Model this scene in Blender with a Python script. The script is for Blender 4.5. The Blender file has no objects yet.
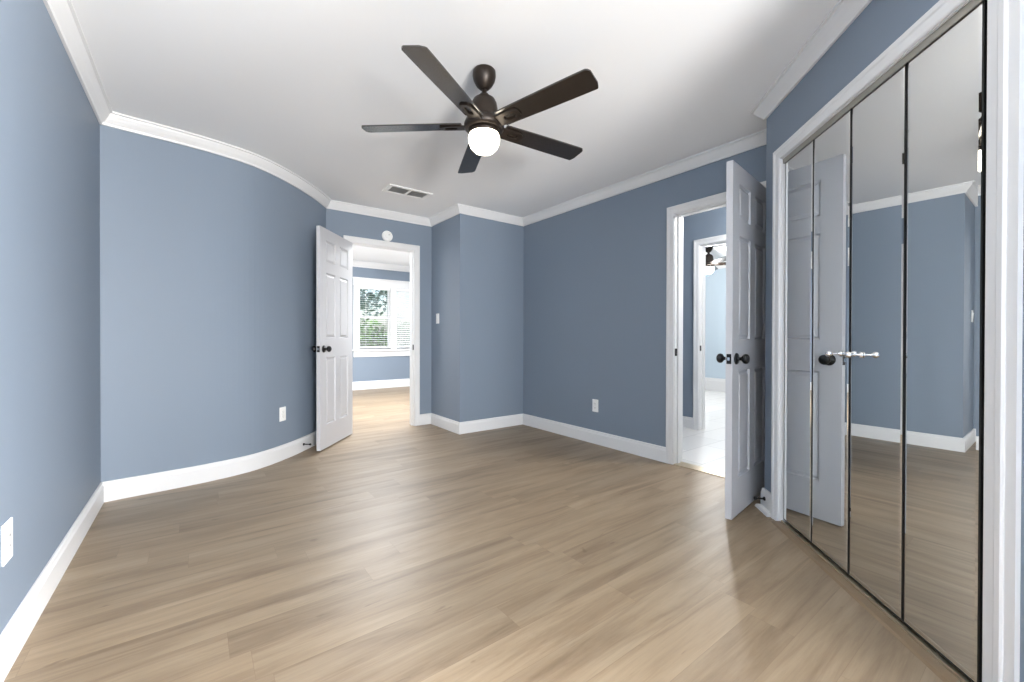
import bpy, bmesh, math, random
from mathutils import Vector, Matrix
R = math.radians
SC = bpy.context.scene
COL = SC.collection

# ------------------------------------------------------------------ camera
cam_d = bpy.data.cameras.new('camera'); cam = bpy.data.objects.new('camera', cam_d); COL.objects.link(cam)
cam_d.sensor_fit = 'HORIZONTAL'; cam_d.sensor_width = 36.0
cam_d.lens = 419.5835 / 1024 * 36.0
cam_d.shift_y = -1.592 / 1024
cam_d.clip_start = 0.02; cam_d.clip_end = 200
EYE = Vector((0, 0, 1.0354))
_y, _a, _r = R(36.9008), R(-.3063), R(-.1112)
_rt = Vector((math.cos(_y), -math.sin(_y), 0)); _fw = Vector((math.sin(_y), math.cos(_y), 0)); _up = Vector((0, 0, 1))
c_right = math.cos(_r)*_rt + math.sin(_r)*math.sin(_a)*_fw - math.sin(_r)*math.cos(_a)*_up
c_up = math.sin(_r)*_rt - math.cos(_r)*math.sin(_a)*_fw + math.cos(_r)*math.cos(_a)*_up
c_fwd = math.cos(_a)*_fw + math.sin(_a)*_up
mw = Matrix.Identity(4)
for i in range(3):
    mw[i][0] = c_right[i]; mw[i][1] = c_up[i]; mw[i][2] = -c_fwd[i]; mw[i][3] = EYE[i]
cam.matrix_world = mw
SC.camera = cam

# ------------------------------------------------------------------ view, world, lights
SC.view_settings.view_transform = 'Standard'; SC.view_settings.look = 'None'
SC.view_settings.exposure = 0.85; SC.view_settings.gamma = 1.0
SC.view_settings.use_curve_mapping = False
SC.cycles.max_bounces = 10; SC.cycles.diffuse_bounces = 6; SC.cycles.glossy_bounces = 6
SC.cycles.sample_clamp_indirect = 6.0
SC.cycles.use_denoising = True

W = bpy.data.worlds.new('sky'); SC.world = W; W.use_nodes = True
wn = W.node_tree; wn.nodes.clear()
w_out = wn.nodes.new('ShaderNodeOutputWorld'); w_bg = wn.nodes.new('ShaderNodeBackground')
w_sky = wn.nodes.new('ShaderNodeTexSky'); w_sky.sky_type = 'NISHITA'; w_sky.sun_disc = False
w_sky.sun_elevation = R(48); w_sky.sun_rotation = R(200); w_sky.dust_density = 3.0; w_sky.air_density = 1.0
w_bg.inputs['Strength'].default_value = 0.2
wn.links.new(w_sky.outputs[0], w_bg.inputs[0]); wn.links.new(w_bg.outputs[0], w_out.inputs[0])

def lamp_area(name, loc, aim, sx, sy, power, color=(1, 1, 1)):
    d = bpy.data.lights.new(name, 'AREA'); d.shape = 'RECTANGLE'; d.size = sx; d.size_y = sy
    d.energy = power; d.color = color
    o = bpy.data.objects.new(name, d); COL.objects.link(o); o.location = loc
    o.rotation_euler = Vector(aim).to_track_quat('-Z', 'Y').to_euler()
    return o
def lamp_point(name, loc, power, radius, color=(1, 1, 1)):
    d = bpy.data.lights.new(name, 'POINT'); d.energy = power; d.shadow_soft_size = radius; d.color = color
    o = bpy.data.objects.new(name, d); COL.objects.link(o); o.location = loc
    return o
# daylight in the windows behind the camera
lamp_area('daylight_rear_window', (0.95, -3.78, 1.45), (0, 1, 0.1), 1.7, 1.5, 25, (.99, .995, 1))
lamp_area('daylight_side_window', (3.46, -2.95, 1.45), (-1, 0.9, 0), 1.3, 1.5, 450, (.99, .995, 1))
# added fill light far behind the camera, aimed up to brighten the ceiling
lamp_area('ceiling_fill', (0.25, -3.0, 0.75), (0.12, 0.95, 1), 0.9, 0.9, 200, (1.0, .99, .975))
# added out-of-view lights that brighten the far room and the hall
lamp_area('daylight_far_room_window', (0.72, 6.6, 1.45), (1, 0, 0), 1.9, 1.6, 22, (1.0, 0.99, 0.97))  # added side fill, the wall here has no window
lamp_area('far_room_side_fill_b', (4.38, 6.3, 1.45), (-1, 0, 0), 1.6, 1.6, 18, (1.0, 0.99, 0.97))  # added fill from the opposite solid wall
lamp_area('far_room_top_fill', (2.35, 5.65, 2.40), (0, 0, -1), 1.3, 1.3, 115, (0.96, 0.98, 1.0))  # added downward fill for the floor, no fixture modelled
lamp_point('hall_fill', (3.86, 1.15, 2.2), 48, 0.1, (1.0, 0.98, 0.95))  # added hall light, its source is out of view
SUN = bpy.data.lights.new('sun', 'SUN'); SUN.energy = 3.0; SUN.angle = R(1)
so = bpy.data.objects.new('sun', SUN); COL.objects.link(so); so.rotation_euler = Vector((0.3, 0.75, -0.85)).to_track_quat('-Z', 'Y').to_euler()

# ------------------------------------------------------------------ materials
def lin(*c):
    return tuple(((v/255)/12.92 if v/255 <= .04045 else (((v/255)+.055)/1.055)**2.4) for v in c) + (1.0,)
def mat(name, col, rough=.5, metal=0.0, spec=.5, bump=0.0, bscale=200, emit=None, estr=0.0, var=0.0, vscale=3.0):
    m = bpy.data.materials.new(name); m.use_nodes = True
    n = m.node_tree; b = n.nodes['Principled BSDF']
    b.inputs['Base Color'].default_value = col; b.inputs['Roughness'].default_value = rough
    b.inputs['Metallic'].default_value = metal; b.inputs['Specular IOR Level'].default_value = spec
    tc = n.nodes.new('ShaderNodeTexCoord')
    if var:
        nz = n.nodes.new('ShaderNodeTexNoise'); nz.inputs['Scale'].default_value = vscale; nz.inputs['Detail'].default_value = 4
        n.links.new(tc.outputs['Object'], nz.inputs['Vector'])
        mx = n.nodes.new('ShaderNodeMix'); mx.data_type = 'RGBA'
        mx.inputs[6].default_value = tuple(c*(1-var) for c in col[:3]) + (1,)
        mx.inputs[7].default_value = tuple(min(1, c*(1+var)) for c in col[:3]) + (1,)
        n.links.new(nz.outputs['Fac'], mx.inputs[0]); n.links.new(mx.outputs[2], b.inputs['Base Color'])
    if bump:
        nz = n.nodes.new('ShaderNodeTexNoise'); nz.inputs['Scale'].default_value = bscale; nz.inputs['Detail'].default_value = 3
        n.links.new(tc.outputs['Object'], nz.inputs['Vector'])
        bp = n.nodes.new('ShaderNodeBump'); bp.inputs['Strength'].default_value = bump; bp.inputs['Distance'].default_value = .002
        n.links.new(nz.outputs['Fac'], bp.inputs['Height']); n.links.new(bp.outputs[0], b.inputs['Normal'])
    if emit:
        b.inputs['Emission Color'].default_value = emit; b.inputs['Emission Strength'].default_value = estr
    return m

M_WALL = mat('blue_wall_paint', lin(124, 136, 150), .55, spec=.35, bump=.08, bscale=260)
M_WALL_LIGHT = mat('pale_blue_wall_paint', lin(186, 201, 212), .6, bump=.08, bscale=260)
M_CEIL = mat('ceiling_paint', lin(236, 237, 238), .8, spec=.2, bump=.1, bscale=180)
M_TRIM = mat('white_trim_paint', lin(222, 222, 222), .35, spec=.4)
M_DOOR = mat('white_door_paint', lin(196, 196, 199), .38, spec=.4)
M_PLAST = mat('white_plastic', lin(240, 240, 238), .35)
M_SLOT = mat('dark_slot', lin(60, 60, 60), .6)
M_BLACK = mat('matte_black_metal', lin(16, 16, 18), .38, metal=.2)
M_BRONZE = mat('dark_bronze', lin(44, 36, 30), .40, metal=.5)
M_BLADE = mat('dark_walnut_blade', lin(34, 28, 24), .22, spec=.9, var=.25, vscale=9)
M_GLOBE = mat('lit_frosted_glass', lin(255, 244, 220), .4, emit=(1.0, .90, .74, 1), estr=6)
M_LAMPGLASS = mat('lit_opal_glass', lin(255, 252, 245), .4, emit=(1, .97, .92, 1), estr=10)
M_CHROME = mat('polished_chrome', lin(225, 226, 228), .08, metal=1.0)
M_MIRROR = mat('mirror_silvering', (.85, .87, .87, 1), .0, metal=1.0)
M_EDGE = mat('dark_mirror_backing', lin(22, 24, 24), .35)
M_TRACK = mat('brushed_bronze_track', lin(190, 176, 152), .35, metal=.6)
M_STRIP = mat('brown_floor_strip', lin(128, 108, 84), .4, var=.2, vscale=14)
M_FASCIA = mat('grey_steel_fascia', lin(168, 166, 158), .35, metal=.7)
M_GRILLE = mat('grey_vent_louvre', lin(188, 188, 188), .5)
M_BLINDW = mat('white_blind_slat', lin(240, 240, 240), .5)
M_GRASS = mat('lawn', lin(120, 150, 80), .9, var=.3, vscale=2)
M_BARK = mat('bark', lin(96, 78, 62), .9, var=.3, vscale=10)
M_LEAF1 = mat('green_leaf', lin(104, 140, 76), .6, var=.35, vscale=2.5)
M_LEAF2 = mat('dark_green_leaf', lin(92, 120, 92), .6, var=.3, vscale=2.5)
M_LEAF3 = mat('blue_green_leaf', lin(104, 132, 128), .6, var=.3, vscale=2.5)
M_CABLE = mat('rubber_tip', lin(30, 30, 30), .7)

def m_floor():
    m = bpy.data.materials.new('oak_look_plank_floor'); m.use_nodes = True
    n = m.node_tree; L = n.links.new; b = n.nodes['Principled BSDF']
    def val(v, i):
        if isinstance(v, (int, float)): i.default_value = v
        else: L(v, i)
    def math_(op, a, c=0.0):
        x = n.nodes.new('ShaderNodeMath'); x.operation = op; val(a, x.inputs[0]); val(c, x.inputs[1]); return x.outputs[0]
    def vec(x, y, z=0.0):
        v = n.nodes.new('ShaderNodeCombineXYZ'); val(x, v.inputs[0]); val(y, v.inputs[1]); val(z, v.inputs[2]); return v.outputs[0]
    def white(v):
        w = n.nodes.new('ShaderNodeTexWhiteNoise'); w.noise_dimensions = '3D'; L(v, w.inputs['Vector']); return w.outputs['Value']
    tc = n.nodes.new('ShaderNodeTexCoord'); sp = n.nodes.new('ShaderNodeSeparateXYZ'); L(tc.outputs['Object'], sp.inputs[0])
    PWD, PLN = .15, 1.22
    yr = math_('DIVIDE', math_('ADD', sp.outputs[1], .032), PWD); row = math_('FLOOR', yr); fy = math_('FRACT', yr)
    shift = white(vec(row, 3.7, 1.3))
    xr = math_('ADD', math_('DIVIDE', sp.outputs[0], PLN), math_('MULTIPLY', shift, 7.0)); col = math_('FLOOR', xr); fx = math_('FRACT', xr)
    rnd = white(vec(row, col, 9.1)); rnd2 = white(vec(row, col, 4.4))
    def edge(f, w):         # 1 within w of a plank edge
        d = math_('MINIMUM', f, math_('SUBTRACT', 1.0, f)); return math_('LESS_THAN', d, w)
    seam = math_('MAXIMUM', edge(fy, .0055), edge(fx, .0007))
    gx = math_('ADD', sp.outputs[0], math_('MULTIPLY', rnd, 41.0)); gy = math_('ADD', sp.outputs[1], math_('MULTIPLY', rnd2, 17.0))
    def grain(sx, sy, detail, rough, dist):
        nz = n.nodes.new('ShaderNodeTexNoise'); nz.inputs['Scale'].default_value = 1; nz.inputs['Detail'].default_value = detail
        nz.inputs['Roughness'].default_value = rough; nz.inputs['Distortion'].default_value = dist
        L(vec(math_('MULTIPLY', gx, sx), math_('MULTIPLY', gy, sy), 0.0), nz.inputs['Vector']); return nz.outputs['Fac']
    g1 = grain(1.3, 14, 6, .60, .7); g2 = grain(6, 110, 4, .65, .3); g3 = grain(1.1, 6, 5, .55, .5); g4 = grain(5.0, 17, 3, .5, .5)
    def ramp(f, stops):
        r = n.nodes.new('ShaderNodeValToRGB'); e = r.color_ramp.elements
        e[0].position, e[0].color = stops[0]; e[1].position, e[1].color = stops[-1]
        for p, c in stops[1:-1]:
            x = e.new(p); x.color = c
        L(f, r.inputs[0]); return r.outputs[0]
    def mul(a, bb, fac):
        x = n.nodes.new('ShaderNodeMix'); x.data_type = 'RGBA'; x.blend_type = 'MULTIPLY'; x.inputs[0].default_value = fac
        L(a, x.inputs[6]); L(bb, x.inputs[7]); return x.outputs[2]
    base = ramp(g1, [(.28, lin(122, 103, 81)), (.48, lin(146, 127, 103)), (.74, lin(162, 144, 120))])
    tint = ramp(rnd, [(0, (.78, .77, .76, 1)), (.5, (.92, .915, .91, 1)), (1, (1.0, .99, .98, 1))])
    fine = ramp(g2, [(.3, (.82, .80, .78, 1)), (.6, (1, 1, 1, 1))])
    broad = ramp(g3, [(.28, (.74, .71, .68, 1)), (.50, (1, 1, 1, 1))])
    knot = ramp(g4, [(.22, (.40, .34, .29, 1)), (.31, (1, 1, 1, 1))])
    c = mul(base, tint, .8); c = mul(c, fine, .55); c = mul(c, broad, .8); c = mul(c, knot, .8)
    mx = n.nodes.new('ShaderNodeMix'); mx.data_type = 'RGBA'; L(math_('MULTIPLY', seam, .55), mx.inputs[0]); L(c, mx.inputs[6])
    mx.inputs[7].default_value = lin(118, 98, 76); L(mx.outputs[2], b.inputs['Base Color'])
    b.inputs['Roughness'].default_value = .43; b.inputs['Specular IOR Level'].default_value = .6
    bp = n.nodes.new('ShaderNodeBump'); bp.inputs['Strength'].default_value = .12; bp.inputs['Distance'].default_value = .002
    L(g2, bp.inputs['Height']); L(bp.outputs[0], b.inputs['Normal'])
    return m
M_FLOOR = m_floor()
def m_tile():
    m = bpy.data.materials.new('white_floor_tile'); m.use_nodes = True
    n = m.node_tree; L = n.links.new; b = n.nodes['Principled BSDF']
    tc = n.nodes.new('ShaderNodeTexCoord'); br = n.nodes.new('ShaderNodeTexBrick'); br.offset = .5
    br.inputs['Scale'].default_value = 1; br.inputs['Mortar Size'].default_value = .003
    br.inputs['Brick Width'].default_value = .6; br.inputs['Row Height'].default_value = .3
    br.inputs['Color1'].default_value = lin(238, 236, 233); br.inputs['Color2'].default_value = lin(228, 227, 225)
    br.inputs['Mortar'].default_value = lin(196, 195, 193)
    L(tc.outputs['Object'], br.inputs['Vector']); L(br.outputs['Color'], b.inputs['Base Color'])
    b.inputs['Roughness'].default_value = .25
    return m
M_TILE = m_tile()
def m_glass():
    m = bpy.data.materials.new('window_glass'); m.use_nodes = True
    n = m.node_tree; n.nodes.clear(); o = n.nodes.new('ShaderNodeOutputMaterial')
    t = n.nodes.new('ShaderNodeBsdfTransparent'); g = n.nodes.new('ShaderNodeBsdfGlossy'); g.inputs['Roughness'].default_value = 0
    f = n.nodes.new('ShaderNodeFresnel'); f.inputs['IOR'].default_value = 1.45
    mx = n.nodes.new('ShaderNodeMixShader'); n.links.new(f.outputs[0], mx.inputs[0]); n.links.new(t.outputs[0], mx.inputs[1])
    n.links.new(g.outputs[0], mx.inputs[2]); n.links.new(mx.outputs[0], o.inputs[0])
    return m
M_GLASS = m_glass()

# ------------------------------------------------------------------ mesh helpers
def link(name, bm, m, parent=None, smooth=False, bevel=0.0):
    bmesh.ops.recalc_face_normals(bm, faces=bm.faces)
    me = bpy.data.meshes.new(name); bm.to_mesh(me); bm.free()
    me.materials.append(m)
    if smooth:
        for p in me.polygons: p.use_smooth = True
    o = bpy.data.objects.new(name, me); COL.objects.link(o)
    if parent is not None: o.parent = parent
    if bevel:
        md = o.modifiers.new('bevel', 'BEVEL'); md.width = bevel; md.segments = 2; md.limit_method = 'ANGLE'; md.angle_limit = R(40)
    return o
def props(o, label, cat, group=None, kind=None):
    o['label'] = label; o['category'] = cat
    if group: o['group'] = group
    if kind: o['kind'] = kind
    return o
def struct(o, label, cat):
    return props(o, label, cat, kind='structure')
def empty(name, loc=(0, 0, 0), rz=0.0):
    o = bpy.data.objects.new(name, None); COL.objects.link(o); o.location = loc; o.rotation_euler = (0, 0, rz)
    o.empty_display_size = .1
    return o
def box(bm, x0, x1, y0, y1, z0, z1, T=None):
    vs = [Vector((x, y, z)) for x in (x0, x1) for y in (y0, y1) for z in (z0, z1)]
    if T: vs = [T(v) for v in vs]
    v = [bm.verts.new(p) for p in vs]
    for f in ((0, 1, 3, 2), (4, 6, 7, 5), (0, 4, 5, 1), (2, 3, 7, 6), (0, 2, 6, 4), (1, 5, 7, 3)): bm.faces.new([v[i] for i in f])
def prism(bm, poly, z0, z1):
    lo = [bm.verts.new((x, y, z0)) for x, y in poly]; hi = [bm.verts.new((x, y, z1)) for x, y in poly]
    bm.faces.new(lo[::-1]); bm.faces.new(hi)
    for i in range(len(poly)):
        j = (i+1) % len(poly); bm.faces.new((lo[i], lo[j], hi[j], hi[i]))
def lathe(bm, prof, T=lambda v: v, n=32):
    rings = []
    for r, z in prof:
        if r < 1e-6: rings.append([bm.verts.new(T(Vector((0, 0, z))))])
        else: rings.append([bm.verts.new(T(Vector((r*math.cos(2*math.pi*k/n), r*math.sin(2*math.pi*k/n), z)))) for k in range(n)])
    for a, b in zip(rings, rings[1:]):
        for k in range(n):
            q = [a[k % len(a)], a[(k+1) % len(a)] if len(a) > 1 else None, b[(k+1) % len(b)] if len(b) > 1 else None, b[k % len(b)]]
            q = [v for v in q if v is not None]
            if len(q) >= 3: bm.faces.new(q)
    for ring in (rings[0], rings[-1]):
        if len(ring) > 1: bm.faces.new(ring)
def miters(path):
    """unit-offset vectors to the right of the walking direction at each vertex of an open path"""
    P = [Vector(p) for p in path]; out = []
    def nr(a, b):
        d = (b-a).normalized(); return Vector((d.y, -d.x))
    for i in range(len(P)):
        if i == 0: out.append(nr(P[0], P[1]))
        elif i == len(P)-1: out.append(nr(P[-2], P[-1]))
        else:
            a, b = nr(P[i-1], P[i]), nr(P[i], P[i+1]); out.append((a+b)/(1+a.dot(b)))
    return P, out
def sweep(bm, path, prof, i0=0, i1=None, to3=lambda p, h: Vector((p.x, p.y, h)), mit=None):
    P, M = miters(path)
    if mit: M = mit
    i1 = len(P)-1 if i1 is None else i1
    secs = [[bm.verts.new(to3(P[i]+M[i]*o, h)) for o, h in prof] for i in range(i0, i1+1)]
    k = len(prof)
    for a, b in zip(secs, secs[1:]):
        for j in range(k): bm.faces.new((a[j], a[(j+1) % k], b[(j+1) % k], b[j]))
    bm.faces.new(secs[0]); bm.faces.new(secs[-1][::-1])

# ------------------------------------------------------------------ plan of the room
H = 2.43
CD = Vector((math.sin(R(45.039)), math.cos(R(45.039)))); CN = Vector((CD.y, -CD.x)); CP = CN*1.156       # closet wall: direction, outward normal, foot point
def cl(k, off=0.0): return CP + CD*k + CN*off
C0 = cl(2.7250); CA = cl(1.0)
ctrl = [(-.481, 3.627), (-.339, 3.648), (-.115, 3.672), (.138, 3.722), (.39, 3.824), (.65, 4.055), (.787, 4.212), (.921, 4.380), (1.061, 4.592)]
def catmull(c, n=7):
    c = [Vector(p) for p in c]; c = [2*c[0]-c[1]] + c + [2*c[-1]-c[-2]]; out = []
    for i in range(1, len(c)-2):
        for s in range(n):
            t = s/n; a, b, d, e = c[i-1:i+3]
            out.append(.5*((2*b) + (d-a)*t + (2*a-5*b+4*d-e)*t*t + (3*b-a-3*d+e)*t**3))
    return out + [c[-2]]
curve = catmull(ctrl)
for _ in range(6):
    curve = [curve[0]] + [(curve[i-1]+2*curve[i]+curve[i+1])/4 for i in range(1, len(curve)-1)] + [curve[-1]]
path_b = C0 + CN*((3.107-C0.x)/CN.x)
path = [Vector((-.481, -3.8))] + curve + [Vector((2.243, 4.592)), Vector((2.243, 3.914)), Vector((3.107, 3.914)), path_b, C0, CA,
        CA + CN*2.8, Vector(((CA+CN*2.8).x, -3.8)), Vector((-.481, -3.8))]
iL = 1; iK = len(curve); iE, iF, iG, iB, iC, iA, iS, iT = [iK+j for j in range(1, 9)]
P_, M_ = miters(path)
# the path is closed: mitre its two ends together
M_[0] = M_[-1] = Vector((1, 1))
TH = -.12
def wall_piece(bm, i, s0, s1, z0, z1):
    """piece of the wall on path segment i from s0 to s1 metres (None: to the mitred end)"""
    a, b = P_[i], P_[i+1]; d = (b-a).normalized(); nrm = Vector((d.y, -d.x))
    pa = a if s0 is None else a+d*s0; pb = b if s1 is None else a+d*s1
    qa = a+M_[i]*TH if s0 is None else pa+nrm*TH; qb = b+M_[i+1]*TH if s1 is None else pb+nrm*TH
    prism(bm, [(pa.x, pa.y), (pb.x, pb.y), (qb.x, qb.y), (qa.x, qa.y)], z0, z1)
def wall(name, i, openings=(), label='', z1=H+.06):
    bm = bmesh.new(); s = None
    for o0, o1, b0, b1 in openings:
        wall_piece(bm, i, s, o0, 0, z1)
        if b0 > 0: wall_piece(bm, i, o0, o1, 0, b0)
        wall_piece(bm, i, o0, o1, b1, z1); s = o1
    wall_piece(bm, i, s, None, 0, z1)
    return struct(link(name, bm, M_WALL), label, 'wall')

# door openings (clear) -------------------------------------------------
D1 = (1.295, 2.020); D2 = (1.225, 1.935); HEAD = 2.035; CK = (1.358, 2.534); CHEAD = 2.03; J = .016
wall('wall_left', 0, (), 'long pale-lit blue wall along the left edge with a low outlet')
bm = bmesh.new()
for i in range(iL, iK): wall_piece(bm, i, None, None, 0, H+.06)
o = struct(link('wall_curved', bm, M_WALL), 'curved blue wall that bows round to the open bedroom door', 'wall')
wall('wall_far', iK, [(D1[0]-J-1.061, D1[1]+J-1.061, 0, HEAD+J)], 'short blue wall holding the far open doorway, under the round detector')
wall('wall_bump_side', iE, (), 'narrow brighter blue side of the wall bump, carrying the light switch')
wall('wall_bump_front', iF, (), 'plain blue face of the wall bump, left of the long outlet wall')
wall('wall_right', iG, [(3.914-D2[1]-J, 3.914-D2[0]+J, 0, HEAD+J)], 'darker blue wall with an outlet and the tiled-hall doorway')
wall('wall_closet_end', iB, (), 'short blue end of the closet wall behind the open hall door')
wall('wall_closet', iC, [(2.7250-CK[1]-J, 2.7250-CK[0]+J, 0, CHEAD+J)], 'blue wall framing the mirrored closet doors')
wall('wall_rear_side', iA, (), 'blue wall turning away past the closet, behind the camera')
wall('wall_rear_right', iS, [(.12, 1.52, .65, 2.2)], 'blue rear wall with a side window, behind the camera')
wall('wall_rear', iT, [(1.7, 3.4, .65, 2.2)], 'blue rear wall with a wide window, behind the camera')
# floor and ceilings
bm = bmesh.new(); prism(bm, [(-.7, -4.0), (3.7, -4.0), (3.7, 0.0), (3.16, 0.0), (3.16, 4.4), (4.62, 4.4), (4.62, 8.5), (-.7, 8.5)], -.1, 0)
struct(link('floor', bm, M_FLOOR), 'beige-brown oak-look plank floor with long grain', 'floor')
bm = bmesh.new(); prism(bm, [(3.16, .2), (8.2, .2), (8.2, 6.6), (4.62, 6.6), (4.62, 4.4), (3.16, 4.4)], -.1, 0)
struct(link('floor_hall', bm, M_TILE), 'white tiled floor of the hall beyond the right-hand doorway', 'floor')
bm = bmesh.new(); prism(bm, [(-.7, -4.0), (3.7, -4.0), (3.7, 0.0), (3.167, 0.0), (3.167, 4.66), (-.7, 4.66)], H, H+.1)
struct(link('ceiling', bm, M_CEIL), 'smooth white bedroom ceiling holding the fan and vent', 'ceiling')
bm = bmesh.new(); prism(bm, [(3.167, .2), (8.2, .2), (8.2, 6.6), (4.62, 6.6), (4.62, 4.4), (3.167, 4.4)], H, H+.1)
struct(link('ceiling_hall', bm, M_CEIL), 'white ceiling of the tiled hall and the pale blue room', 'ceiling')

# crown moulding: one sweep round the room, a mesh for each wall
crown = [(0, H), (0, H-.078), (.012, H-.078), (.016, H-.066), (.034, H-.045), (.050, H-.022), (.054, H-.012), (.066, H-.010), (.066, H)]
nT = 0
def crown_seg(i0, i1, label):
    global nT; nT += 1
    bm = bmesh.new(); sweep(bm, path, crown, i0, i1, mit=M_)
    return struct(link('trim_%d' % nT, bm, M_TRIM), label, 'crown moulding')
crown_seg(0, iL, 'white crown moulding above the left wall')
crown_seg(iL, iK, 'white crown moulding bending along the curved wall')
crown_seg(iK, iE, 'white crown moulding above the far doorway')
crown_seg(iE, iF, 'short white crown moulding above the light switch')
crown_seg(iF, iG, 'white crown moulding on the front of the wall bump')
crown_seg(iG, iB, 'white crown moulding above the wall with the hall doorway')
crown_seg(iB, iC, 'white crown moulding returning round the closet wall end')
crown_seg(iC, iA, 'white crown moulding above the mirrored closet')
crown_seg(iA, iS, 'white crown moulding past the closet, behind the camera')
# baseboards
base = [(0, 0), (.016, 0), (.016, .098), (.012, .108), (.010, .122), (.006, .126), (0, .126)]
def base_run(name, pts, label, i0=0, i1=None, mit=None):
    bm = bmesh.new(); sweep(bm, pts, base, i0, i1, mit=mit)
    return struct(link(name, bm, M_TRIM), label, 'baseboard')
base_run('baseboard_left', path, 'white baseboard along the left wall', 0, iL, M_)
run = path[iL:iK+1] + [Vector((D1[0]-.066, 4.592))]
_, m1 = miters(run); m1[0] = M_[iL]
base_run('baseboard_curved', run, 'white baseboard bending along the curved wall', 0, iK-iL, m1)
base_run('baseboard_far_left', run, 'short white baseboard behind the far open door', iK-iL, iK-iL+1, m1)
run = [Vector((D1[1]+.066, 4.592))] + path[iE:iG+1] + [Vector((3.107, D2[1]+.066))]
base_run('baseboard_far_right', run, 'short white baseboard right of the far doorway', 0, 1)
base_run('baseboard_bump_side', run, 'short white baseboard under the light switch', 1, 2)
base_run('baseboard_bump_front', run, 'white baseboard on the front of the wall bump', 2, 3)
base_run('baseboard_right', run, 'white baseboard under the outlet, left of the hall doorway', 3, 4)
run = [Vector((3.107, D2[0]-.066)), path[iB], path[iC], cl(CK[1]+.068)]
base_run('baseboard_right_end', run, 'white baseboard stub behind the open hall door', 0, 1)
base_run('baseboard_closet_end', run, 'white baseboard on the end of the closet wall', 1, 2)
bb = base_run('baseboard_closet', run, 'stub of white baseboard between the hall door and closet casing', 2, 3)
shoe = [(.016, 0), (.040, 0), (.037, .012), (.028, .020), (.016, .024)]
bm = bmesh.new(); sweep(bm, run, shoe, 2, 3); link('shoe_moulding', bm, M_TRIM, bb)
run = [cl(CK[0]-.068), path[iA], path[iS], path[iT], path[-1]]
base_run('baseboard_closet_near', run, 'white baseboard right of the mirrored closet', 0, 1)

# ------------------------------------------------------------------ casings and jambs
CAS = [(.004, 0), (.004, .009), (.010, .013), (.040, .015), (.046, .019), (.062, .020), (.066, .016), (.066, 0)]
def casing(org, ud, nd, a0, a1, head):
    """inverted-U casing on the wall plane: org + ud*a, standing out along nd"""
    bm = bmesh.new()
    o3 = Vector((org[0], org[1], 0)); u3 = Vector((ud[0], ud[1], 0)); n3 = Vector((nd[0], nd[1], 0))
    sweep(bm, [(a1, 0), (a1, head), (a0, head), (a0, 0)], CAS, to3=lambda p, h: o3+u3*p.x+n3*h+Vector((0, 0, p.y)))
    return bm
def jamb(org, ud, nd, a0, a1, head, depth, stop=None):
    o3 = Vector((org[0], org[1], 0)); u3 = Vector((ud[0], ud[1], 0)); n3 = Vector((nd[0], nd[1], 0))
    T = lambda v: o3+u3*v.x+n3*v.y+Vector((0, 0, v.z))
    bm = bmesh.new()
    box(bm, a0-J, a0, -depth, 0, 0, head+J, T); box(bm, a1, a1+J, -depth, 0, 0, head+J, T); box(bm, a0, a1, -depth, 0, head, head+J, T)
    if stop:
        s0, s1 = stop
        box(bm, a0, a0+.011, -s1, -s0, 0, head, T); box(bm, a1-.011, a1, -s1, -s0, 0, head, T); box(bm, a0+.011, a1-.011, -s1, -s0, head-.011, head, T)
    return bm, T
def frame(num, label, org, ud, nd, a0, a1, head, stop=(.038, .073), strike=None, both=True):
    # casing as the thing, with its jamb, strike plate and the casing on the other face
    r = struct(link('trim_%d' % num, casing(org, ud, nd, a0, a1, head), M_TRIM), label, 'door casing')
    bm, T = jamb(org, ud, nd, a0, a1, head, .12, stop); link('jamb', bm, M_TRIM, r)
    if both:
        back = Vector(org)-Vector(nd)*.12
        link('rear_casing', casing(back, ud, [-c for c in nd], a0, a1, head), M_TRIM, r)
    if strike is not None:
        a = a1 if strike == 1 else a0; s = -1 if strike == 1 else 1
        bm = bmesh.new(); box(bm, min(a, a+s*.002), max(a, a+s*.002), -.034, -.004, .885, .945, T); link('strike_plate', bm, M_BLACK, r)
        bm = bmesh.new(); box(bm, min(a, a+s*.0025), max(a, a+s*.0025), -.026, -.012, .900, .930, T); link('strike_hole', bm, M_SLOT, r)
    return r
frame(20, 'white casing of the far doorway into the sunlit room', (0, 4.592), (1, 0), (0, -1), D1[0], D1[1], HEAD, strike=1)
frame(21, 'white casing of the doorway into the tiled hall', (3.107, 0), (0, 1), (-1, 0), D2[0], D2[1], HEAD, strike=1)
closet_case = frame(22, 'white casing round the mirrored closet doors', CP, CD, -CN, CK[0], CK[1], CHEAD, stop=None, both=False)
bm = bmesh.new(); box(bm, 3.10, 3.215, D2[0], D2[1], 0, .006); struct(link('trim_30', bm, M_TRACK), 'thin bronze threshold strip where planks meet hall tile', 'threshold')

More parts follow.
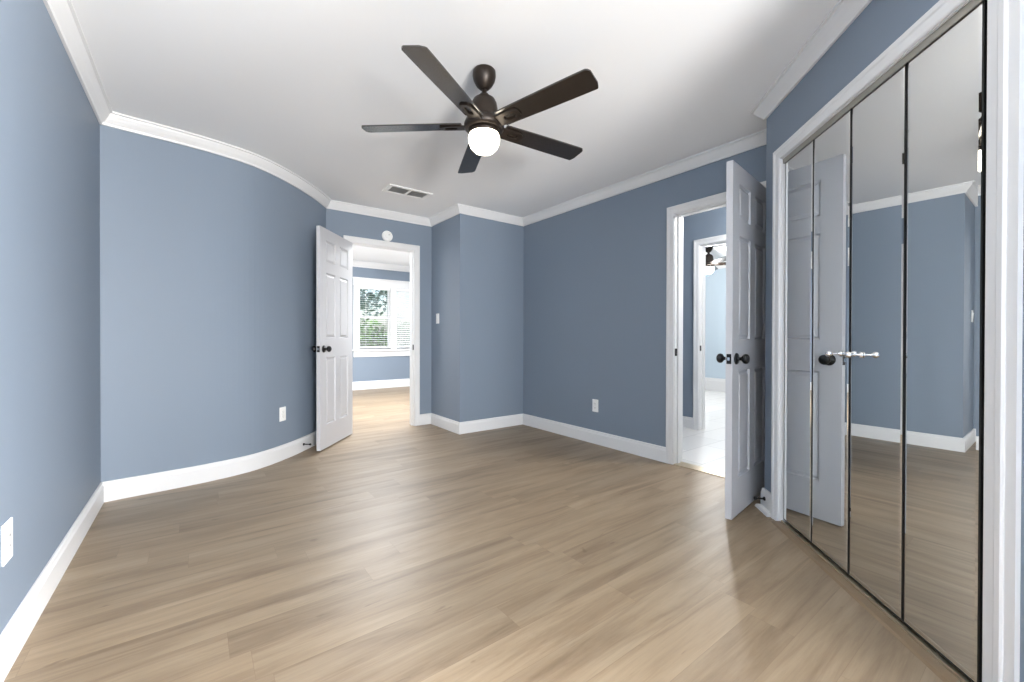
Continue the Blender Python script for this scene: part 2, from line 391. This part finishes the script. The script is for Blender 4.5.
# ------------------------------------------------------------------ six-panel doors
def leaf_mesh(w, z0, z1, t, sgn):
    """leaf from the hinge at x=0 to x=w; faces at y=0 and y=sgn*t, six raised panels on both"""
    bm = bmesh.new(); h = z1-z0
    st = .108; mu = .092; pw = (w-2*st-mu)/2
    xs = [0, st, st+pw, st+pw+mu, w-st, w]
    zs = [z0+v*h/2.02 for v in (0, .215, .835, 1.015, 1.615, 1.715, 1.915, 2.02)]
    for yy in (0, sgn*t):
        n = -1 if (yy == 0) == (sgn > 0) else 1
        g = [[bm.verts.new((x, yy, z)) for z in zs] for x in xs]; cells = []
        for i in range(5):
            for j in range(7):
                f = bm.faces.new((g[i][j], g[i+1][j], g[i+1][j+1], g[i][j+1]) if n < 0 else (g[i][j], g[i][j+1], g[i+1][j+1], g[i+1][j]))
                if i in (1, 3) and j in (1, 3, 5): cells.append(f)
        bm.normal_update()
        bmesh.ops.inset_individual(bm, faces=cells, thickness=.009, depth=-.012)
        bmesh.ops.inset_individual(bm, faces=cells, thickness=.008, depth=0)
        bmesh.ops.inset_individual(bm, faces=cells, thickness=.024, depth=.010)
    ya, yb = 0, sgn*t
    def side(pts):
        bm.faces.new([bm.verts.new(p) for p in pts])
    for xx in (0, w): side([(xx, ya, z0), (xx, yb, z0), (xx, yb, z1), (xx, ya, z1)])
    for zz in (z0, z1): side([(0, ya, zz), (w, ya, zz), (w, yb, zz), (0, yb, zz)])
    bmesh.ops.remove_doubles(bm, verts=bm.verts, dist=1e-5)
    return bm
def knob_bm(x, y, z, d):
    bm = bmesh.new()
    prof = [(0, 0), (.033, 0), (.033, .004), (.029, .009), (.013, .011), (.010, .018), (.010, .028), (.016, .033), (.025, .040), (.0285, .050), (.026, .060), (.017, .067), (0, .069)]
    lathe(bm, prof, lambda v: Vector((x+v.x, y+d*v.z, z+v.y)), 28); return bm
def hinged_door(name, label, pivot, ang, w, sgn, kz):
    t = .035
    r = empty(name, (pivot[0], pivot[1], 0), R(ang)); struct(r, label, 'door')
    link('door_leaf', leaf_mesh(w, .012, 2.028, t, sgn), M_DOOR, r)
    kx = w-.062
    for yy, d in ((0, -sgn), (sgn*t, sgn)):
        link('door_knob', knob_bm(kx, yy, kz, d), M_BLACK, r, smooth=True)['label'] = 'matte black round door knob with rosette'
    bm = bmesh.new(); lo, hi = sorted((sgn*.005, sgn*(t-.005))); box(bm, w, w+.0015, lo, hi, kz-.028, kz+.028)
    lt = link('latch_plate', bm, M_BLACK, r)
    bm = bmesh.new(); lo, hi = sorted((sgn*.011, sgn*(t-.011))); box(bm, w+.0015, w+.009, lo, hi, kz-.009, kz+.009); link('latch_bolt', bm, M_CHROME, lt)
    for z in (.22, 1.02, 1.80):
        bm = bmesh.new(); lathe(bm, [(0, z-.045), (.006, z-.045), (.006, z+.045), (0, z+.045)], lambda v: Vector((v.x-.004, v.y-sgn*.006, v.z)), 12)
        link('hinge', bm, M_BLACK, r)
    return r
hinged_door('door_1', 'open white six-panel door standing against the curved wall', (1.290, 4.588), -129.1, .690, 1, .925)
hinged_door('door_2', 'open white six-panel door beside the mirrored closet', (3.099, 1.229), 187.4, .708, -1, .915)

# ------------------------------------------------------------------ mirrored bifold closet doors
cz = math.atan2(CD.y, CD.x)
def cT(v):      # local: x along the closet wall (k), y towards the room, z up
    p = CP + CD*v.x - CN*v.y
    return Vector((p.x, p.y, v.z))
# the closet's own shell behind the doors
bm = bmesh.new()
box(bm, CK[0]-.12, CK[0]-.10, -.62, -.12, 0, H, cT); box(bm, CK[1]+.08, CK[1]+.10, -.42, -.12, 0, H, cT)
box(bm, CK[0]-.12, CK[1]+.10, -.64, -.62, 0, H, cT)
struct(link('wall_closet_inner', bm, M_WALL), 'inside of the closet hidden behind the mirrored doors', 'wall')
OFF = -.014                                     # mirror face, set back from the wall face
edges = [2.5265, 2.2490, 1.9690, 1.6730, 1.3880]
ZB, ZT = .024, 2.014
def pane_bm(k0, k1):
    bm = bmesh.new(); g = .0075; bv = .007
    a, b, c, d = k0+g, k1-g, ZB+.006, ZT-.006
    o = [cT(Vector((x, OFF+.0005, z))) for x, z in ((a, c), (b, c), (b, d), (a, d))]
    i = [cT(Vector((x, OFF+.002, z))) for x, z in ((a+bv, c+bv), (b-bv, c+bv), (b-bv, d-bv), (a+bv, d-bv))]
    return o, i
def mirror_panel(root, k0, k1):
    bm = bmesh.new(); box(bm, k0+.0015, k1-.0015, OFF-.028, OFF, ZB, ZT, cT)
    pn = link('door_panel', bm, M_EDGE, root)
    o, i = pane_bm(k0, k1)
    bm = bmesh.new(); bm.faces.new([bm.verts.new(p) for p in i])
    link('mirror', bm, M_MIRROR, pn)['label'] = 'flat silvered mirror glass'
    bm = bmesh.new(); ov = [bm.verts.new(p) for p in o]; iv = [bm.verts.new(p) for p in i]
    for j in range(4): bm.faces.new((ov[j], ov[(j+1) % 4], iv[(j+1) % 4], iv[j]))
    link('bevelled_edge', bm, M_MIRROR, pn)['label'] = 'narrow bevelled rim of the mirror'
    return pn
def closet_knob(root, k, z):
    bm = bmesh.new()
    prof = [(0, 0), (.013, 0), (.013, .004), (.006, .007), (.0045, .012), (.0045, .034), (.008, .037), (.0125, .043), (.0135, .049), (.011, .056), (.005, .060), (0, .061)]
    lathe(bm, prof, lambda v: cT(Vector((k+v.x, OFF+.004+v.z, z+v.y))), 24)
    return link('knob', bm, M_CHROME, root, smooth=True)
for e, kn, lab in ((edges[0:3], 2.025, 'far pair of folding mirrored closet doors, reflecting the white door'),
                   (edges[2:5], 1.893, 'near pair of folding mirrored closet doors, reflecting blue walls')):
    r = empty('mirrored_closet_door'); props(r, lab, 'closet door', 'mirrored folding closet doors', 'thing')
    mirror_panel(r, e[1], e[0]); mirror_panel(r, e[2], e[1])
    closet_knob(r, kn, .966)
bm = bmesh.new(); box(bm, CK[0], CK[1], -.062, -.004, 0, .004, cT); box(bm, CK[0], CK[1], -.012, -.004, .004, .014, cT); box(bm, CK[0], CK[1], -.062, -.058, .004, .014, cT)
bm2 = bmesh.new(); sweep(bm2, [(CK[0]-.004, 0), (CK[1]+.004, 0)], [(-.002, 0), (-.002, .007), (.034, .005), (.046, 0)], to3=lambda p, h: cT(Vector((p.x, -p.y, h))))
struct(link('trim_33', bm2, M_STRIP), 'thin brown strip along the foot of the mirrored closet', 'floor strip')  # low brown strip laid on the floor before the closet track
props(link('closet_floor_track', bm, M_TRACK), 'bronze metal track on the floor under the mirrored closet doors', 'door track')
bm = bmesh.new(); box(bm, CK[0], CK[1], -.010, -.005, 2.004, CHEAD-.0005, cT); box(bm, CK[0], CK[1], -.062, -.010, 2.021, CHEAD-.0005, cT)
props(link('closet_head_track', bm, M_FASCIA), 'grey metal track above the mirrored closet doors', 'door track')

# ------------------------------------------------------------------ ceiling fans
def make_fan(loc, rod, phase, label, globe_mat):
    r = empty('ceiling_fan', loc); props(r, label, 'ceiling fan', 'dark five-bladed ceiling fans')
    D = rod
    bm = bmesh.new(); lathe(bm, [(0, 0), (.056, 0), (.060, -.006), (.061, -.030), (.056, -.052), (.042, -.078), (.026, -.094), (.020, -.099), (0, -.099)]); link('canopy', bm, M_BRONZE, r, smooth=True)
    bm = bmesh.new(); lathe(bm, [(0, -.09), (.0125, -.09), (.0125, -.112-D-.02), (0, -.112-D-.02)], n=16); link('downrod', bm, M_BRONZE, r, smooth=True)
    z = -.112-D
    bm = bmesh.new(); lathe(bm, [(0, z), (.022, z), (.026, z-.012), (.040, z-.018), (.056, z-.030), (.066, z-.050), (.071, z-.078), (.073, z-.112), (.073, z-.130), (.098, z-.142), (.105, z-.160), (.105, z-.178), (.092, z-.190), (0, z-.190)], n=40)
    link('motor_housing', bm, M_BRONZE, r, smooth=True)
    zb = z-.165
    for k in range(5):
        a = R(phase+72*k); ca, sa = math.cos(a), math.sin(a); tw = math.tan(R(-12))
        def T(v, ca=ca, sa=sa): return Vector((v.x*ca-v.y*sa, v.x*sa+v.y*ca, v.z + v.y*tw + zb))
        bm = bmesh.new(); N = 14; up = []; dn = []
        out = []
        for q in range(N+1):
            x = .115+(.630-.115)*q/N; hw = .050+.008*math.sin(min(1, q/N)*math.pi*.5); out.append((x, hw))
        poly = [(x, -w) for x, w in out] + [(.640, -.052), (.648, -.040), (.645, .03), (.636, .052)] + [(x, w) for x, w in reversed(out)]
        poly = [p for i, p in enumerate(poly) if i == 0 or (Vector(p)-Vector(poly[i-1])).length > 1e-4]
        lo = [bm.verts.new(T(Vector((x, y, -.003)))) for x, y in poly]; hi = [bm.verts.new(T(Vector((x, y, .004)))) for x, y in poly]
        bm.faces.new(lo[::-1]); bm.faces.new(hi)
        for i in range(len(poly)): bm.faces.new((lo[i], lo[(i+1) % len(poly)], hi[(i+1) % len(poly)], hi[i]))
        bl = link('blade', bm, M_BLADE, r)
        # blade iron: flat bracket with a rounded slot under the blade root
        bm = bmesh.new(); n = 24
        def ring(cx, hx, hy, rr, zz):
            vs = []
            for i in range(n):
                t = 2*math.pi*(i+.5)/n; c, s = math.cos(t), math.sin(t)
                vs.append(bm.verts.new(T(Vector((cx+math.copysign(abs(c)**rr, c)*hx, math.copysign(abs(s)**rr, s)*hy, zz)))))
            return vs
        A, B = ring(.155, .080, .036, .6, -.011), ring(.175, .034, .017, .6, -.011); C, E = ring(.155, .080, .036, .6, -.004), ring(.175, .034, .017, .6, -.004)
        for i in range(n):
            j = (i+1) % n
            bm.faces.new((A[i], A[j], B[j], B[i])); bm.faces.new((C[i], E[i], E[j], C[j])); bm.faces.new((A[i], C[i], C[j], A[j])); bm.faces.new((B[i], B[j], E[j], E[i]))
        link('blade_iron', bm, M_BRONZE, bl)
    bm = bmesh.new(); lathe(bm, [(0, z-.190), (.080, z-.190), (.084, z-.205), (.080, z-.212), (0, z-.212)], n=40); link('light_collar', bm, M_BRONZE, r, smooth=True)
    bm = bmesh.new(); lathe(bm, [(0, z-.210), (.076, z-.210), (.082, z-.228), (.081, z-.252), (.070, z-.280), (.050, z-.300), (.025, z-.311), (0, z-.314)], n=40); link('light_globe', bm, globe_mat, r, smooth=True)
    return r
make_fan((1.206, 1.853, H), .010, -4.3, 'dark ceiling fan with lit globe hanging in the middle of the bedroom', M_GLOBE)
make_fan((6.25, 3.33, H), .0, 20, 'dark ceiling fan glimpsed in the pale blue room beyond the hall', M_LAMPGLASS)

# ceiling vent ----------------------------------------------------------
r = empty('ceiling_vent', (1.622, 3.832, H)); props(r, 'white two-section air vent with grey louvres in the ceiling', 'air vent')
bm = bmesh.new()
X, Y = .215, .105; xi, yi = .175, .075
for a, b, c, d in ((-X, X, -Y, -yi), (-X, X, yi, Y), (-X, -xi, -yi, yi), (xi, X, -yi, yi), (-.012, .012, -yi, yi)): box(bm, a, b, c, d, -.010, 0)
link('frame', bm, M_PLAST, r, bevel=.002)
for s in (-1, 1):
    bm = bmesh.new()
    x0, x1 = sorted((s*.012, s*xi))
    for i in range(10):
        y = -yi+.008+i*.0149
        v = [bm.verts.new(p) for p in ((x0, y-.005, -.008), (x1, y-.005, -.008), (x1, y+.006, -.001), (x0, y+.006, -.001))]
        bm.faces.new(v); v2 = [bm.verts.new(q.co+Vector((0, .0008, .0008))) for q in v]; bm.faces.new(v2[::-1])
        for i2 in range(4): bm.faces.new((v[i2], v[(i2+1) % 4], v2[(i2+1) % 4], v2[i2]))
    link('louvre_panel', bm, M_GRILLE, r)
    bm = bmesh.new(); box(bm, x0, x1, -yi, yi, -.0008, 0); link('duct_opening', bm, M_GRILLE, r)

# round detector above the far door --------------------------------------
r = empty('smoke_detector', (1.700, 4.592, 2.160)); props(r, 'round white smoke detector on the wall above the far doorway', 'smoke detector')
Td = lambda v: Vector((v.x, -v.z, v.y))
bm = bmesh.new(); lathe(bm, [(0, 0), (.060, 0), (.060, .012), (.054, .024), (.040, .030), (.036, .026), (.030, .026), (.028, .031), (0, .033)], Td, 36); link('body', bm, M_PLAST, r, smooth=False)
bm = bmesh.new(); lathe(bm, [(0, 0), (.007, 0), (.006, .003), (0, .004)], lambda v: Vector((v.x+.012, -v.z-.0325, v.y+.012)), 14); link('test_button', bm, M_GRILLE, r)

# outlets and switch -----------------------------------------------------
def wall_plate(name, label, cat, loc, rz, kind, group=None, w=.072, h=.117):
    r = empty(name, loc, rz); props(r, label, cat, group)          # local: x along wall, -y out of the wall
    bm = bmesh.new(); box(bm, -w/2, w/2, -.006, 0, -h/2, h/2); link('cover_plate', bm, M_PLAST, r, bevel=.003)
    if kind == 'outlet':
        for s in (-1, 1):
            bm = bmesh.new(); zc = s*.0195
            pts = [(math.cos(t)*.0172, max(-.0135, min(.0135, math.sin(t)*.0172))) for t in [2*math.pi*i/24 for i in range(24)]]
            a = [bm.verts.new((x, -.006, zc+z)) for x, z in pts]; b = [bm.verts.new((x, -.0085, zc+z)) for x, z in pts]
            bm.faces.new(b)
            for i in range(24): bm.faces.new((a[i], a[(i+1) % 24], b[(i+1) % 24], b[i]))
            rc = link('receptacle', bm, M_PLAST, r)
            bm = bmesh.new(); box(bm, -.0075, -.0055, -.0090, -.0084, zc-.002, zc+.007); box(bm, .0055, .0075, -.0090, -.0084, zc-.001, zc+.006); box(bm, -.002, .002, -.0090, -.0084, zc-.010, zc-.006)
            link('slots', bm, M_SLOT, rc)
        bm = bmesh.new(); lathe(bm, [(0, .006), (.003, .006), (.002, .0075), (0, .0078)], lambda v: Vector((v.x, -v.z, v.y)), 12); link('screw', bm, M_CHROME, r)
    elif kind == 'rocker':
        bm = bmesh.new(); box(bm, -.017, .017, -.0085, -.006, -.034, .034); link('insert', bm, M_PLAST, r, bevel=.001)
        for s in (-1, 1):
            bm = bmesh.new(); box(bm, -.004, -.002, -.009, -.0084, s*.017-.002, s*.017+.006); box(bm, .002, .004, -.009, -.0084, s*.017-.002, s*.017+.006); link('slots', bm, M_SLOT, r)
    else:
        bm = bmesh.new(); v = [(-.016, -.006, -.033), (.016, -.006, -.033), (.016, -.006, .033), (-.016, -.006, .033), (-.016, -.0075, -.033), (.016, -.0075, -.033), (.016, -.0125, .033), (-.016, -.0125, .033)]
        v = [bm.verts.new(p) for p in v]
        for f in ((0, 1, 5, 4), (1, 2, 6, 5), (2, 3, 7, 6), (3, 0, 4, 7), (4, 5, 6, 7), (0, 3, 2, 1)): bm.faces.new([v[i] for i in f])
        link('rocker', bm, M_PLAST, r)
    return r
G = 'white wall outlets near the baseboards'
wall_plate('wall_outlet', 'white outlet plate on the left wall, nearest the camera', 'outlet', (-.481, 2.005, .390), R(90), 'rocker', G, .080, .128)
# outlet on the curve: stand it on the nearest stretch of the curved wall
def on_curve(q):
    best = min(range(len(curve)-1), key=lambda i: ((curve[i]+curve[i+1])/2-Vector(q)).length)
    a, b = curve[best], curve[best+1]; d = (b-a).normalized(); t = (Vector(q)-a).dot(d)
    return a+d*t, d
pc, dc = on_curve((.585, 3.97))
wall_plate('wall_outlet', 'white outlet low on the curved wall beside the far door', 'outlet', (pc.x, pc.y, .385), math.atan2(dc.y, dc.x), 'outlet', G)
wall_plate('wall_outlet', 'white outlet low on the darker wall left of the hall doorway', 'outlet', (3.107, 2.779, .370), R(-90), 'outlet', G, .075, .122)
wall_plate('light_switch', 'white rocker switch on the narrow side of the wall bump', 'light switch', (2.243, 4.425, 1.250), R(-90), 'switch')

# door stops -------------------------------------------------------------
def door_stop(loc, rz, label, ln=.07):
    r = empty('door_stop', loc, rz); props(r, label, 'door stop', 'black door stops on the baseboards')
    T = lambda v: Vector((v.x, -v.z, v.y))
    bm = bmesh.new(); lathe(bm, [(0, 0), (.012, 0), (.011, .006), (.005, .009), (.005, ln-.012), (0, ln-.012)], T, 16); link('stem', bm, M_BLACK, r)
    bm = bmesh.new(); lathe(bm, [(0, ln-.014), (.009, ln-.014), (.010, ln-.004), (.007, ln), (0, ln)], T, 16); link('rubber_tip', bm, M_CABLE, r)
pd, dd = on_curve((.74, 4.19)); nd_ = Vector((dd.y, -dd.x))
door_stop((pd.x+nd_.x*.016, pd.y+nd_.y*.016, .062), math.atan2(dd.y, dd.x), 'small black door stop on the curved baseboard beside the far door')
pe = path[iC]+(path[iB]-path[iC]).normalized()*.06
pk = cl(2.685, -.016); door_stop((pk.x, pk.y, .075), math.atan2(-CD.y, -CD.x), 'small black door stop on the closet baseboard behind the hall door', .06)

# ------------------------------------------------------------------ far room beyond door 1
FW = 8.35; FH = 2.50
WX0, WXM0, WXM1, WX1, WZ0, WZ1 = 2.535, 3.165, 3.285, 3.915, .79, 2.035
bm = bmesh.new()
box(bm, .6, WX0, FW, FW+.12, 0, FH); box(bm, WX1, 4.5, FW, FW+.12, 0, FH); box(bm, WX0, WX1, FW, FW+.12, 0, WZ0); box(bm, WX0, WX1, FW, FW+.12, WZ1, FH)
struct(link('wall_far_room_back', bm, M_WALL), 'blue wall with the bright window seen through the far doorway', 'wall')
bm = bmesh.new(); box(bm, .48, .6, 4.712, FW+.12, 0, FH); struct(link('wall_far_room_left', bm, M_WALL), 'left blue wall of the far room, out of sight', 'wall')
bm = bmesh.new(); box(bm, 4.5, 4.62, 4.712, FW+.12, 0, FH); struct(link('wall_far_room_right', bm, M_WALL), 'right blue wall of the far room, out of sight', 'wall')
bm = bmesh.new(); box(bm, .48, 1.06, 4.60, 4.712, 0, FH); box(bm, 2.37, 4.62, 4.60, 4.712, 0, FH); box(bm, 1.06, 2.37, 4.60, 4.712, H+.07, FH); struct(link('wall_far_room_front', bm, M_WALL), 'near blue wall of the far room, beside its doorway', 'wall')
bm = bmesh.new(); box(bm, .48, 4.62, 4.6601, FW+.12, FH, FH+.1); struct(link('ceiling_far_room', bm, M_CEIL), 'bright white ceiling of the far room', 'ceiling')
bm = bmesh.new(); sweep(bm, [(.6, 4.8), (.6, FW), (4.5, FW), (4.5, 4.8)], [(o*1.35, FH-(H-h)*1.35) for o, h in crown]); struct(link('trim_31', bm, M_TRIM), 'deep white crown moulding in the far room', 'crown moulding')
bm = bmesh.new(); sweep(bm, [(.6, 4.8), (.6, FW), (4.5, FW), (4.5, 4.8)], [(o, h*1.28) for o, h in base]); struct(link('baseboard_far_room', bm, M_TRIM), 'tall white baseboard under the far window', 'baseboard')
# the window
bm = bmesh.new()
y0, y1 = FW-.020, FW
for a, b, c, d in ((WX0-.11, WX0, WZ0-.02, WZ1), (WX1, WX1+.11, WZ0-.02, WZ1), (WX0-.115, WX1+.115, WZ1, WZ1+.135), (WXM0, WXM1, WZ0, WZ1)): box(bm, a, b, y0, y1, c, d)
box(bm, WX0-.125, WX1+.125, y0-.02, y1, WZ1+.135, WZ1+.160)
box(bm, WX0-.13, WX1+.13, FW-.06, FW+.06, WZ0-.035, WZ0)           # stool
box(bm, WX0-.11, WX1+.11, y0, y1, WZ0-.15, WZ0-.035)               # apron
win = struct(link('window_1', bm, M_TRIM, bevel=.003), 'white double-hung window pair with blinds in the far room', 'window')
for a, b in ((WX0, WXM0), (WXM1, WX1)):
    bm = bmesh.new(); f = .035; zm = 1.425
    yy0, yy1 = FW+.06, FW+.10
    box(bm, a, a+f, yy0, yy1, WZ0, WZ1); box(bm, b-f, b, yy0, yy1, WZ0, WZ1); box(bm, a+f, b-f, yy0, yy1, WZ0, WZ0+f); box(bm, a+f, b-f, yy0, yy1, WZ1-f, WZ1); box(bm, a+f, b-f, yy0, yy1, zm-.02, zm+.02)
    s = link('sash', bm, M_TRIM, win)
    bm = bmesh.new(); box(bm, a+f, b-f, FW+.078, FW+.082, WZ0+f, zm-.02); box(bm, a+f, b-f, FW+.078, FW+.082, zm+.02, WZ1-f); link('glass', bm, M_GLASS, s)
bm = bmesh.new(); box(bm, WXM0, WXM1, FW+.001, FW+.12, WZ0, WZ1); link('mullion', bm, M_TRIM, win)
for a, b, lab, tilt in ((WX0, WXM0, 'white slatted blind on the left sash of the far window', .12), (WXM1, WX1, 'white slatted blind on the right sash of the far window', .5)):
    r = empty('window_blind', ((a+b)/2, FW+.03, WZ0)); props(r, lab, 'blind', 'white slatted blinds in the far window')
    hw = (b-a)/2-.006; hh = WZ1-WZ0
    bm = bmesh.new(); box(bm, -hw, hw, -.026, .026, hh-.05, hh); link('headrail', bm, M_BLINDW, r)
    bm = bmesh.new(); z = .06
    while z < hh-.06:
        d = .023
        v = [bm.verts.new(p) for p in ((-hw, -d, z-d*tilt), (hw, -d, z-d*tilt), (hw, d, z+d*tilt), (-hw, d, z+d*tilt))]; v2 = [bm.verts.new(q.co+Vector((0, 0, .003))) for q in v]
        bm.faces.new(v[::-1]); bm.faces.new(v2)
        for i in range(4): bm.faces.new((v[i], v[(i+1) % 4], v2[(i+1) % 4], v2[i]))
        z += .043
    link('slats', bm, M_BLINDW, r)
    bm = bmesh.new(); box(bm, -hw, hw, -.025, .025, .028, .048); link('bottom_rail', bm, M_BLINDW, r)
    for s in (-.6, .6):
        bm = bmesh.new(); box(bm, s*hw-.0015, s*hw+.0015, -.0265, -.0245, .03, hh-.04); link('cord', bm, M_BLINDW, r)
# garden outside
bm = bmesh.new(); box(bm, -8, 16, FW+.2, 32, -.6, -.5); struct(link('ground', bm, M_GRASS), 'sunlit lawn outside the far window', 'lawn')
rnd = random.Random(5)
def shrub(x, y, zc, rx, rz, m, label, n=900, leaf=.10):
    r = empty('garden_tree', (x, y, -.5)); props(r, label, 'tree', 'leafy trees outside the far window')
    bm = bmesh.new()
    for _ in range(n):
        while True:
            p = Vector((rnd.uniform(-1, 1), rnd.uniform(-1, 1), rnd.uniform(-1, 1)))
            if .35 < p.length < 1: break
        c = Vector((p.x*rx, p.y*rx, zc+.5+p.z*rz)); q = Matrix.Rotation(rnd.uniform(0, 6.3), 3, 'Z') @ Matrix.Rotation(rnd.uniform(-1, 1), 3, 'X')
        s = leaf*rnd.uniform(.6, 1.3)
        bm.faces.new([bm.verts.new(c+q@Vector(v)) for v in ((-s*.45, 0, 0), (0, -s, 0), (s*.45, 0, 0.02), (0, s, 0))])
    link('crown', bm, m, r)
    bm = bmesh.new(); lathe(bm, [(0, 0), (.10, 0), (.07, zc*.5), (.05, zc+.4), (0, zc+.4)], n=10); link('trunk', bm, M_BARK, r)
shrub(3.3, 10.4, .75, .75, .75, M_LEAF1, 'bright green shrub low outside the left sash', 1300, .07)
shrub(4.9, 11.4, .7, .8, .8, M_LEAF2, 'dark green shrub low outside the right sash', 1100, .08)
shrub(3.9, 13.2, 2.7, 1.3, 1.2, M_LEAF3, 'tall blue-green tree behind the shrubs outside the window', 1500, .12)
shrub(.4, 15.6, 1.4, 1.1, 1.2, M_LEAF2, 'rounded green tree at the left outside the window', 1200, .11)

# ------------------------------------------------------------------ hall and pale blue room beyond door 2
IX = 4.50; ID = (1.73, 2.495)
bm = bmesh.new()
box(bm, IX, IX+.12, .3, ID[0]-J, 0, H); box(bm, IX, IX+.12, ID[1]+J, 4.4, 0, H); box(bm, IX, IX+.12, ID[0]-J, ID[1]+J, HEAD+.03+J, H)
struct(link('wall_hall_inner', bm, M_WALL), 'blue hall wall holding a second white doorway', 'wall')
bm = bmesh.new(); box(bm, 3.227, IX, 3.35, 3.47, 0, H); struct(link('wall_hall_left', bm, M_WALL), 'left end wall of the hall, out of sight', 'wall')
bm = bmesh.new(); box(bm, 3.227, 8.12, .18, .3, 0, H); struct(link('wall_hall_right', bm, M_WALL), 'right end wall of the hall, out of sight', 'wall')
bm = bmesh.new(); box(bm, CK[0]-.094, CK[0]-.0665, 0, .012, 0, CHEAD+.066, cT); link('backband', bm, M_TRIM, closet_case)
frame(23, 'white casing of the second doorway inside the tiled hall', (IX, 0), (0, 1), (-1, 0), ID[0], ID[1], HEAD+.03, stop=(.05, .085), strike=1)
base_run('baseboard_hall', [Vector((IX, 3.34)), Vector((IX, ID[1]+.066))], 'white baseboard on the hall wall left of the second doorway')
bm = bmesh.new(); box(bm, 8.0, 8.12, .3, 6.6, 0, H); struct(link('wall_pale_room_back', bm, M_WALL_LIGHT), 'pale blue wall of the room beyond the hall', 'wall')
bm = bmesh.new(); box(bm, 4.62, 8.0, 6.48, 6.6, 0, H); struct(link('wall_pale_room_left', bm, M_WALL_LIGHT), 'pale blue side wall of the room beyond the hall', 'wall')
bm = bmesh.new(); sweep(bm, [(8.0, 6.4), (8.0, .4)], [(o, h*2.0) for o, h in base]); struct(link('baseboard_pale_room', bm, M_TRIM), 'tall white baseboard on the pale blue wall', 'baseboard')
bm = bmesh.new(); sweep(bm, [(8.0, 6.4), (8.0, .4)], crown); struct(link('trim_32', bm, M_TRIM), 'white crown moulding on the pale blue wall', 'crown moulding')
lamp_point('pale_room_fan_light', (6.25, 3.33, 1.95), 70, .09, (1, .98, .95))
# unseen lamp added at the hall ceiling to go with its fill light
r = empty('added_hall_lamp', (3.86, 1.15, H)); props(r, 'added round opal lamp on the hall ceiling, out of view', 'ceiling lamp')
bm = bmesh.new(); lathe(bm, [(0, 0), (.15, 0), (.15, -.02), (0, -.02)]); link('lamp_base', bm, M_BRONZE, r)
bm = bmesh.new(); lathe(bm, [(0, -.02), (.14, -.02), (.12, -.06), (.07, -.085), (0, -.095)]); link('lamp_shade', bm, M_LAMPGLASS, r, smooth=True)
# rear window trims -----------------------------------------------------
